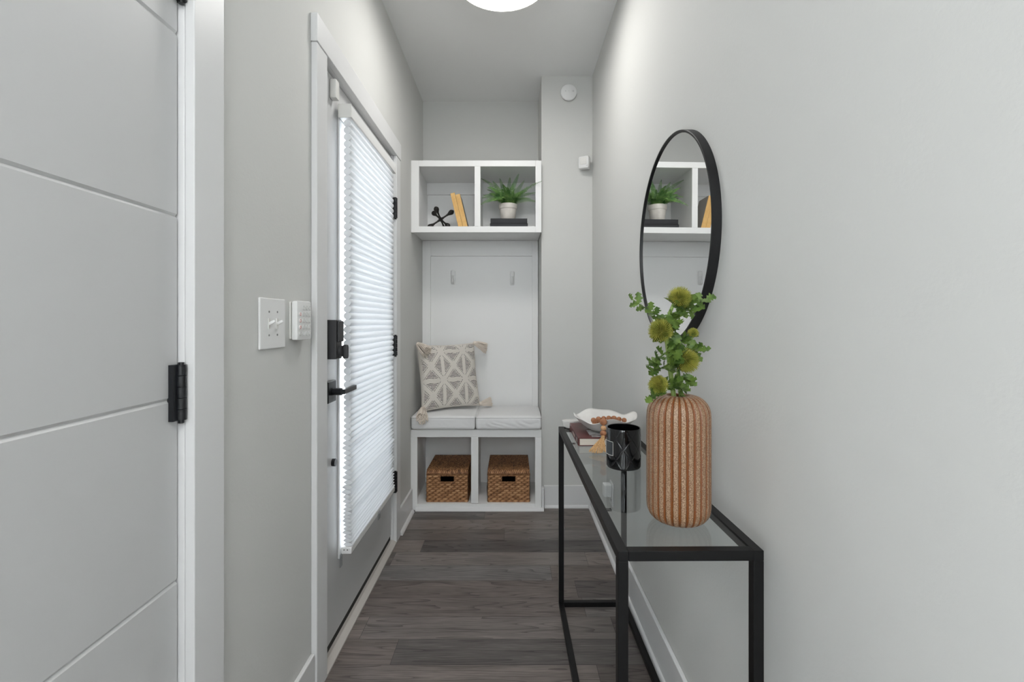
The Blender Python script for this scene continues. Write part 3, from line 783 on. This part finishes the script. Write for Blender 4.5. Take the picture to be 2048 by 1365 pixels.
# fern
pz = SZ + .0636; pc = Vector((-.026, 3.115, pz))
fn_ = thing('potted_fern', 'green fern in a pale ceramic pot on two black books', 'potted plant', pc)
part('pot', MB().lathe([(.001, 0), (.044, 0), (.046, .003), (.054, .072), (.0575, .074), (.0595, .079), (.0605, .103), (.058, .105), (.055, .103), (.053, .09), (.001, .09)], 48, pc), M['pot'], fn_)
part('soil', MB().lathe([(.0529, .0905), (.03, .096), (.001, .097)], 24, pc), M['soil'], fn_)
def frond(base, tip, lift, W_, seed, n=30):
    rnd = random.Random(seed); o = MB(); fx = rnd.uniform(-.5, .5); base, tip = Vector(base), Vector(tip)
    ctrl = base.lerp(tip, .45) + Vector((0, 0, lift)); pts = []
    for k in range(n + 1):
        t_ = k/n; pts.append(base*(1-t_)**2 + ctrl*2*t_*(1-t_) + tip*t_*t_)
    o.tube(pts[::2], [.0013*(1-.7*k/(n//2)) for k in range(n//2+1)], 5)
    for k in range(3, n + 1):
        t_ = k/n; tg = (pts[min(k+1, n)] - pts[k-1]).normalized()
        side = tg.cross(Vector((0, 0, 1)))
        if side.length < .2: side = Vector((1, 0, 0))
        side.normalize(); up = side.cross(tg)
        nn = Vector((fx, -.95, .55)).normalized(); s2 = tg.cross(nn)
        if s2.length > .25: side = s2.normalized(); up = side.cross(tg)
        wl_ = W_ * (min(1, t_/.25)**.7) * (1 - t_**2.2*.85)
        for s_ in (1, -1):
            d_ = (side*s_*.93 + tg*.30 + up*rnd.uniform(-.25, .1)).normalized(); bw = .0042
            p0 = pts[k]; p1 = p0 + d_*wl_*.5 + up*.0015; p2 = p0 + d_*wl_*rnd.uniform(.9, 1.08) - Vector((0, 0, wl_*.15))
            o.add([p0 - tg*bw*.35, p0 + tg*bw*.35, p1 + tg*bw*.6, p1 - tg*bw*.6, p2], [(0, 1, 2, 3), (3, 2, 4)])
    return o
rnd = random.Random(3); cb = pc + Vector((0, 0, .097)); k = 0
tips = [(1037, 349, 3.10, .02), (986, 363, 3.16, .02), (1048, 362, 3.18, .01), (1083, 363, 2.935, .045), (1070, 386, 3.02, .04), (961, 358, 3.12, .05),
        (962, 409, 3.04, .085), (975, 405, 3.02, .06), (979, 373, 3.02, .04), (1003, 372, 3.0, .03), (1015, 375, 2.99, .03), (1030, 378, 3.0, .03),
        (990, 380, 2.99, .04), (1045, 384, 2.99, .04), (968, 392, 3.08, .07), (1060, 398, 3.03, .05), (1000, 358, 3.2, .02), (1020, 355, 3.22, .02),
        (1060, 375, 3.24, .04), (975, 380, 3.24, .05), (1040, 395, 2.98, .05), (1008, 392, 2.975, .05), (990, 400, 2.99, .06), (1075, 405, 3.2, .06), (1027, 366, 3.12, .01), (958, 396, 3.2, .06)]
rx = random.Random(8)
tips += [(1016 + rx.uniform(-42, 42), rx.uniform(366, 400), rx.uniform(2.99, 3.22), rx.uniform(.02, .05)) for _ in range(14)]
for (a, b_, Y, lf_) in tips:
    tp_ = P(a, b_, Y); bs = cb + Vector((rnd.uniform(-.02, .02), rnd.uniform(-.02, .02), 0))
    if tp_.x < x_c-.003 and Y > CY: tp_.x = x_c - .002
    part('frond', frond(bs, tp_, lf_, .027, k), M['fern'], fn_, sharp=180); k += 1

# ------------------------------------------------------------------ mirror
MC = Vector((.477, 1.468, 1.418)); MR = .3135
mr = thing('round_mirror', 'large round wall mirror with a thin black rim', 'mirror', (WR, MC.y, MC.z))
RY = Matrix.Translation((WR, MC.y, MC.z)) @ Matrix.Rotation(math.radians(.8), 4, 'Z') @ Matrix.Rotation(math.radians(.17), 4, 'Y') @ Matrix.Rotation(-PI/2, 4, 'Y')
part('mirror_rim', MB().lathe([(MR-.010, .0005), (MR, .0005), (MR, .0265), (MR-.0015, .028), (MR-.0055, .028), (MR-.007, .0265), (MR-.0075, .017), (MR-.010, .017)], 160).xf(RY), M['frame'], mr, sharp=40)
part('mirror_glass', MB().lathe([(MR-.0078, .006), (MR-.0078, .0225), (.0005, .0225)], 160).xf(RY), M['mirror'], mr, sharp=30)

# ------------------------------------------------------------------ console table
TX, TY, TZ = .200, .906, .735
TW, TL, TB = .277, 1.071, .020
rotT = math.radians(.45)
ctb = thing('console_table', 'narrow black metal console table with a clear glass top', 'console table', (TX, TY, 0), (0, 0, rotT))
for (x, y) in ((0, 0), (TW-TB, 0), (0, TL-TB), (TW-TB, TL-TB)):
    part('leg', MB().box(x, x+TB, y, y+TB, TB, TZ-TB), M['black'], ctb, .0012, local=True)
for z in (TZ-TB, .0005):
    nm = 'top_rail' if z > .1 else 'bottom_rail'
    for x in (0, TW-TB): part(nm, MB().box(x, x+TB, 0, TL, z, z+TB-.0005), M['black'], ctb, .0012, local=True)
    for y in (0, TL-TB): part(nm, MB().box(TB, TW-TB, y, y+TB, z, z+TB-.0005), M['black'], ctb, .0012, local=True)
GZ = TZ - .003
part('glass_top', MB().box(TB, TW-TB, TB, TL-TB, GZ-.006, GZ), M['tableglass'], ctb, local=True)
for (x, y) in ((TB, .22), (TW-TB-.016, .22), (TB, TL-.24), (TW-TB-.016, TL-.24)):
    part('glass_clip', MB().box(x, x+.016, y, y+.012, GZ-.0095, GZ-.0062), M['black'], ctb, local=True)

# vase
VC = Vector((.3645, 1.052, GZ + .0004)); VR = .0670; VH = .275
vt = thing('ribbed_vase', 'tall speckled brown ribbed vase near the front of the glass table', 'vase', VC)
prof = []
for k in range(13):
    a = PI/2*k/12; prof.append((.030 + (VR-.030)*math.sin(a)**.9, .034 - .034*math.cos(a)))
prof += [(VR + .0005, .034 + (VH-.034-.042)*k/24) for k in range(1, 24)]
for k in range(13):
    a = PI/2*k/12; prof.append((.024 + (VR-.024)*math.cos(a)**.85, VH-.042 + .042*math.sin(a)))
outer_n = len(prof)
prof += [(.021, VH-.002), (.020, VH-.02), (.022, VH-.06), (.022, VH-.10), (.0005, VH-.10)]
NR = 27; vv = []; NA = NR*14
def vrf(r, z, a, k):
    ph = (a*NR/(2*PI)) % 1; c_ = abs(2*ph-1)           # 1 at the groove
    gr = min(1, max(0, (c_-.54)/.34))
    if k >= outer_n: vv.append(.75); return r, z
    dep = .0032*min(1, r/VR*1.2)
    vv.append(max(.30*(1-gr), 0) + gr*.95 if gr > 0.05 else .30)
    return r - dep*gr**1.2, z
mb = MB().lathe(prof, NA, VC, vrf, cap0=True)
o = part('vase_body', mb, M['vase'], vt, sharp=180); set_attr(o, vv)

# flower stems
def leaf(o, p, d, up, Ln, W_, rnd, lobes=4):
    d = Vector(d).normalized(); up = (Vector(up) - d*Vector(up).dot(d)).normalized(); sd_ = d.cross(up); n = lobes*4
    curl = rnd.uniform(-.25, .5); rows = []
    for k in range(n+1):
        t_ = k/n; env = math.sin(PI*min(1, t_*.86+.08))**.8
        lob = .28 + .72*abs(math.sin(PI*lobes*t_*1.0 + .3))
        wd = W_*env*lob*(.35 if t_ < .1 else 1)
        c = p + d*Ln*t_ + up*(curl*Ln*t_*t_)
        rows.append((c - sd_*wd + up*wd*.35, c, c + sd_*wd + up*wd*.35))
    vs = [v for r_ in rows for v in r_]
    fs = [(3*k+j, 3*k+j+1, 3*k+j+4, 3*k+j+3) for k in range(n) for j in range(2)]
    o.add(vs, fs)
def flower(c, r, d, rnd, n=420):
    o = MB(); d = Vector(d).normalized(); c = Vector(c)
    o.ball(c - d*r*.15, r*.55, 14, 10)
    for k in range(n):
        z = 1 - 1.55*(k+.5)/n; ph = k*2.39996; rr = math.sqrt(max(0, 1-z*z)); a = d.orthogonal().normalized(); b_ = d.cross(a)
        v = (a*math.cos(ph)*rr + b_*math.sin(ph)*rr + d*z)
        ln = r*rnd.uniform(.9, 1.08); t_ = (v + d*.25).normalized()
        o.tube([c - d*r*.1 + v*r*.45, c + v*r*.75, c + (v*.85 + t_*.15)*ln], [.0009, .0008, .0002], 4)
    return o
def sprig(p0, p1, rnd, n=5, Ln=.026, toward=None):
    o = MB(); n += 3; p0, p1 = Vector(p0), Vector(p1); mid = (p0+p1)/2 + Vector((0, 0, -.006)); pts = [p0*(1-t_)**2 + mid*2*t_*(1-t_) + p1*t_*t_ for t_ in [k/6 for k in range(7)]]
    o.tube(pts, [.0022-.0002*k for k in range(7)], 6)
    dr = (p1-p0).normalized()
    for k in range(n):
        t_ = .3 + .7*k/max(1, n-1); p = pts[min(6, int(t_*6))]
        a = dr.orthogonal().normalized(); b_ = dr.cross(a); q_ = k*2.2 + rnd.uniform(-.5, .5)
        dd = (dr*(.55 if k < n-1 else 1) + (a*math.cos(q_) + b_*math.sin(q_))*(.85 if k < n-1 else .2) + Vector((0, -.25, .1)))
        leaf(o, p, dd, Vector((0, -.8, .6)), Ln*1.2*rnd.uniform(.75, 1.15), Ln*.52, rnd, 3)
    return o
def YP(px, py, dy=0): return P(px, py, 1.044 + dy)
rnd = random.Random(11)
mouth = Vector((VC.x, VC.y, VC.z + VH))
f1 = thing('flower_stem', 'taller green thistle stem in the ribbed vase topped by a round spiky bloom', 'flower', (VC.x-.008, VC.y, VC.z+.18), group='artificial thistle stems in the vase')
main = [Vector((VC.x-.008, VC.y, VC.z+.18)), Vector((VC.x-.009, VC.y, mouth.z-.01)), YP(1343, 760), YP(1339, 730), YP(1336, 700), YP(1332, 670, -.01), YP(1334, 645), YP(1340, 625), YP(1348, 607)]
part('stem', MB().tube(main, [.0055, .0055, .0055, .005, .005, .0045, .004, .004, .0035], 8), M['stem'], f1)
for (px, py, r, dy, d_) in ((1359, 597, .0265, -.005, (.35, -.35, .85)), (1322, 662, .0275, -.012, (-.55, -.6, .55)), (1317, 771, .0225, -.012, (-.75, -.5, .35))):
    c = YP(px, py, dy)
    o = part('bloom', flower(c, r, d_, rnd), M['spike'], f1, label='spiky olive green bloom', sharp=180)
    cx = MB()
    for k in range(9):
        q_ = k*2*PI/9; d2_ = Vector(d_).normalized(); a = d2_.orthogonal().normalized(); b_ = d2_.cross(a); rad = a*math.cos(q_) + b_*math.sin(q_)
        leaf(cx, c - d2_*r*.75, (rad*.9 + d2_*.35), d2_, r*1.15, r*.36, rnd, 3)
    near = min(main, key=lambda p: (p-c).length)
    cx.tube([near, c - d2_*r*.5], [.003, .003], 6)
    part('calyx', cx, M['leaf'], o, sharp=180)
for (a, b_, n_, L_) in (((1336, 640), (1266, 600), 7, .020), ((1352, 612), (1412, 598), 6, .022), ((1345, 612), (1385, 622), 4, .020), ((1338, 700), (1304, 722), 5, .022), ((1338, 728), (1306, 740), 5, .022), ((1340, 760), (1303, 795), 6, .020),
                       ((1335, 680), (1352, 640), 5, .022), ((1340, 620), (1352, 640), 5, .022), ((1337, 705), (1348, 690), 5, .024), ((1340, 740), (1350, 720), 5, .024), ((1342, 775), (1352, 765), 4, .022), ((1338, 650), (1318, 640), 4, .018)):
    part('leaf_sprig', sprig(YP(*a, -.002), YP(*b_, rnd.uniform(-.03, .01)), rnd, n_, L_), M['leaf'], f1, sharp=180)
f2 = thing('flower_stem', 'shorter green thistle stem leaning toward the wall with a side bloom and small bud', 'flower', (VC.x+.008, VC.y, VC.z+.18), group='artificial thistle stems in the vase')
m2 = [Vector((VC.x+.008, VC.y+.004, VC.z+.18)), Vector((VC.x+.008, VC.y+.004, mouth.z-.01)), YP(1358, 765, .004), YP(1356, 740, .004), YP(1366, 712, .004), YP(1377, 690, .006), YP(1385, 674, .006)]
part('stem', MB().tube(m2, [.0045, .0045, .004, .004, .0035, .003, .003], 8), M['stem'], f2)
for (px, py, r, dy, d_, n_) in ((1374, 722, .0275, -.006, (.6, -.5, -.25), 420), (1386, 667, .0125, .002, (.1, -.3, .9), 200)):
    c = YP(px, py, dy); o = part('bloom', flower(c, r, d_, rnd, n_), M['spike'], f2, label='spiky olive green bloom', sharp=180)
    cx = MB(); d2_ = Vector(d_).normalized()
    for k in range(9):
        q_ = k*2*PI/9; a = d2_.orthogonal().normalized(); b_ = d2_.cross(a); rad = a*math.cos(q_) + b_*math.sin(q_)
        leaf(cx, c - d2_*r*.75, (rad*.9 + d2_*.35), d2_, r*1.2, r*.38, rnd, 3)
    near = min(m2, key=lambda p: (p-c).length); cx.tube([near, c - d2_*r*.5], [.0028, .0028], 6)
    part('calyx', cx, M['leaf'], o, sharp=180)
for (a, b_, n_, L_) in (((1374, 695), (1396, 700), 5, .020), ((1366, 712), (1350, 700), 4, .020), ((1358, 742), (1366, 790), 5, .018), ((1358, 755), (1382, 760), 4, .018), ((1356, 745), (1362, 715), 5, .022), ((1378, 690), (1368, 672), 4, .016)):
    part('leaf_sprig', sprig(YP(*a), YP(*b_, rnd.uniform(-.02, .01)), rnd, n_, L_), M['leaf'], f2, sharp=180)

# candle jar
JC = Vector((.3345, 1.44, GZ + .0004)); JR, JH = .0505, .119
cj = thing('candle_jar', 'glossy black quilted jar on the glass table', 'jar', JC)
prof = [(.001, 0), (JR-.006, 0), (JR-.002, .0015), (JR, .005)] + [(JR, .005 + (JH-.009)*k/72) for k in range(1, 72)] + [(JR, JH-.003), (JR-.0012, JH), (JR-.0035, JH-.001), (JR-.004, JH-.006), (JR-.004, .012), (.001, .010)]
def jrf(r, z, a, k):
    if 3 <= k <= 74:
        u = a/(2*PI)*7; v = z/.062
        s_, t_ = (u+v) % 1, (u-v) % 1; d_ = min(s_, 1-s_, t_, 1-t_)
        ed = min(1, (z-.003)/.008, (JH-.004-z)/.008) if z > .003 else 0
        r = r - .0011*max(0, 1 - d_/.05)*max(0, ed)
    return r, z
part('jar_body', MB().lathe(prof, 252, JC, jrf), M['jar'], cj, sharp=50)
a0, a1 = math.radians(180), math.radians(222)
lb = MB(); lb.grid(lambda u, v: (JC.x + (JR+.0016)*math.cos(a0+(a1-a0)*u), JC.y + (JR+.0016)*math.sin(a0+(a1-a0)*u), JC.z + .042 + v*.040), 12, 2)
lb.grid(lambda u, v: (JC.x + (JR-.001)*math.cos(a0+(a1-a0)*u), JC.y + (JR-.001)*math.sin(a0+(a1-a0)*u), JC.z + .042 + v*.040), 12, 2, flip=True)
lo = part('label_plate', lb, M['jarlabel'], cj)
def arc(z): return [(JC.x + (JR+.0018)*math.cos(a0+(a1-a0)*k/12), JC.y + (JR+.0018)*math.sin(a0+(a1-a0)*k/12), JC.z+z) for k in range(13)]
part('label_border', MB().tube(arc(.042) + arc(.082)[::-1], .0006, 6, closed=True), M['white'], lo, label='thin white outline')

# maroon book, white dish, bowl, garland
rb = flat_book(.233, .450, 1.676, 1.925, GZ+.0004, .0275, (M['redbook'], M['paper']), 'maroon hardcover book lying on the glass table under the bowl', None, 'hardcover_book', 0, True)
hx, hy = .1085, .1245
part('spine', MB().box(-hx-.002, -hx+.003, -hy, hy, 0, .0275), M['redbook'], rb, .001, local=True)
part('spine_lettering', MB().box(-hx-.0024, -hx-.002, -hy+.028, -hy+.048, .006, .021).box(-hx-.0024, -hx-.002, -hy+.085, -hy+.15, .008, .019), M['bookmark'], rb, local=True)
part('cover_picture', MB().box(-hx+.045, -hx+.100, -hy+.045, -hy+.12, .0275, .0279).box(-hx+.05, -hx+.085, -hy+.016, -hy+.038, .0275, .0279), M['bookprint'], rb, local=True)
ds = MB().lathe([(.001, 0), (.028, 0), (.036, .006), (.041, .030), (.0395, .031), (.034, .008), (.001, .004)], 40)
ds.xf(Matrix.Translation((.250, 1.950, TZ + .0006)) @ Matrix.Diagonal((1.15, .50, 1, 1)))
dt_ = thing('small_dish', 'small white dish behind the maroon book at the far end of the table', 'dish', (.250, 1.950, TZ))
part('dish', ds, M['white'], dt_)
BC = Vector((.346, 1.800, GZ + .0283))
def brf(r, z, a, k):
    e = max(0, (r-.05)/.066)
    wv = math.sin(a*3+.6)*.5 + math.sin(a*5+2.1)*.35 + math.sin(a*8+.4)*.18
    return r*(1 + .055*e*wv), z + .0075*e*e*math.sin(a*4+1.2) + .004*e*e*math.sin(a*7)
prof = [(.001, 0), (.035, 0), (.052, .003), (.072, .013), (.093, .029), (.108, .043), (.117, .0515), (.118, .053), (.1165, .054), (.106, .0475), (.090, .034), (.069, .018), (.048, .008), (.001, .006)]
bo = thing('wavy_bowl', 'white ceramic bowl with a wavy rim on the maroon book', 'bowl', BC)
part('bowl', MB().lathe(prof, 120, BC, brf), M['white'], bo, sharp=80)

gl = thing('bead_garland', 'brown wooden bead garland with a jute tassel draped out of the bowl', 'garland', (.30, 1.70, GZ+.03))
beads = []
# loop lying in the bowl, rising over its front lip, then hanging in front of the book
for k in range(7):
    px = 1187 + k*10.2; beads.append((P(px, 841 - 4.0*math.sin(PI*k/6), 1.735 + .012*math.sin(k*1.3)), .0098 + .0008*math.sin(k*2), 0))
for k in range(6):
    a = k/5; beads.append((Vector((BC.x - .035 + .07*a, BC.y + .01 + .02*math.sin(k), BC.z + .026)), .0098, 0))
hang = [(P(1207, 844.5, 1.665), .0128, 0), (P(1207, 857, 1.655), .0098, 1), (P(1206.5, 867, 1.650), .0112, 0)]
beads += hang
cr = [b_[0] for b_ in beads[:7]]
part('cord', MB().tube([p for p, r, q_ in hang], .0015, 6), M['twine'], gl)
for p, r, q_ in beads:
    part('bead', MB().ball(p, r, 16, 10, (1, 1, .94)), M['bead2'] if q_ else M['bead'], gl)
top = P(1206, 873, 1.645); rnd = random.Random(5); ts = MB()
ts.tube([top + Vector((0, 0, .004)), top, top - Vector((0, .006, .012))], [.004, .006, .007], 10)
for k in range(48):
    u = rnd.uniform(-1, 1); ex = P(1195 + 17*u, 907 + rnd.uniform(-3, 1) - 3*abs(u), 1.575); ex.z = max(ex.z, GZ + .003)
    md = top.lerp(ex, .5) + Vector((0, 0, rnd.uniform(.001, .008)))
    pts = [top + Vector((rnd.uniform(-.004, .004), 0, 0))] + [top*(1-t_)**2 + md*2*t_*(1-t_) + ex*t_*t_ for t_ in (.2, .4, .6, .8, 1)]
    ts.tube(pts, [.0010]*5 + [.0013], 5)
part('tassel', ts, M['twine'], gl, sharp=180)

# wall outlet seen through the table glass
wo = thing('wall_outlet', 'white wall outlet low behind the console table seen through its glass', 'outlet', (WR, 2.42, .30))
part('outlet_plate', MB().box(WR-.006, WR, 2.383, 2.457, .240, .358), M['plastic'], wo, .003)
part('plug_adapter', MB().rbox((WR-.026, 2.42, .318), (.040, .050, .062), .006, 5), M['plastic'], wo)
part('outlet_slots', MB().box(WR-.0066, WR-.006, 2.413, 2.415, .262, .272).box(WR-.0066, WR-.006, 2.425, 2.427, .262, .272), M['darkmark'], wo)
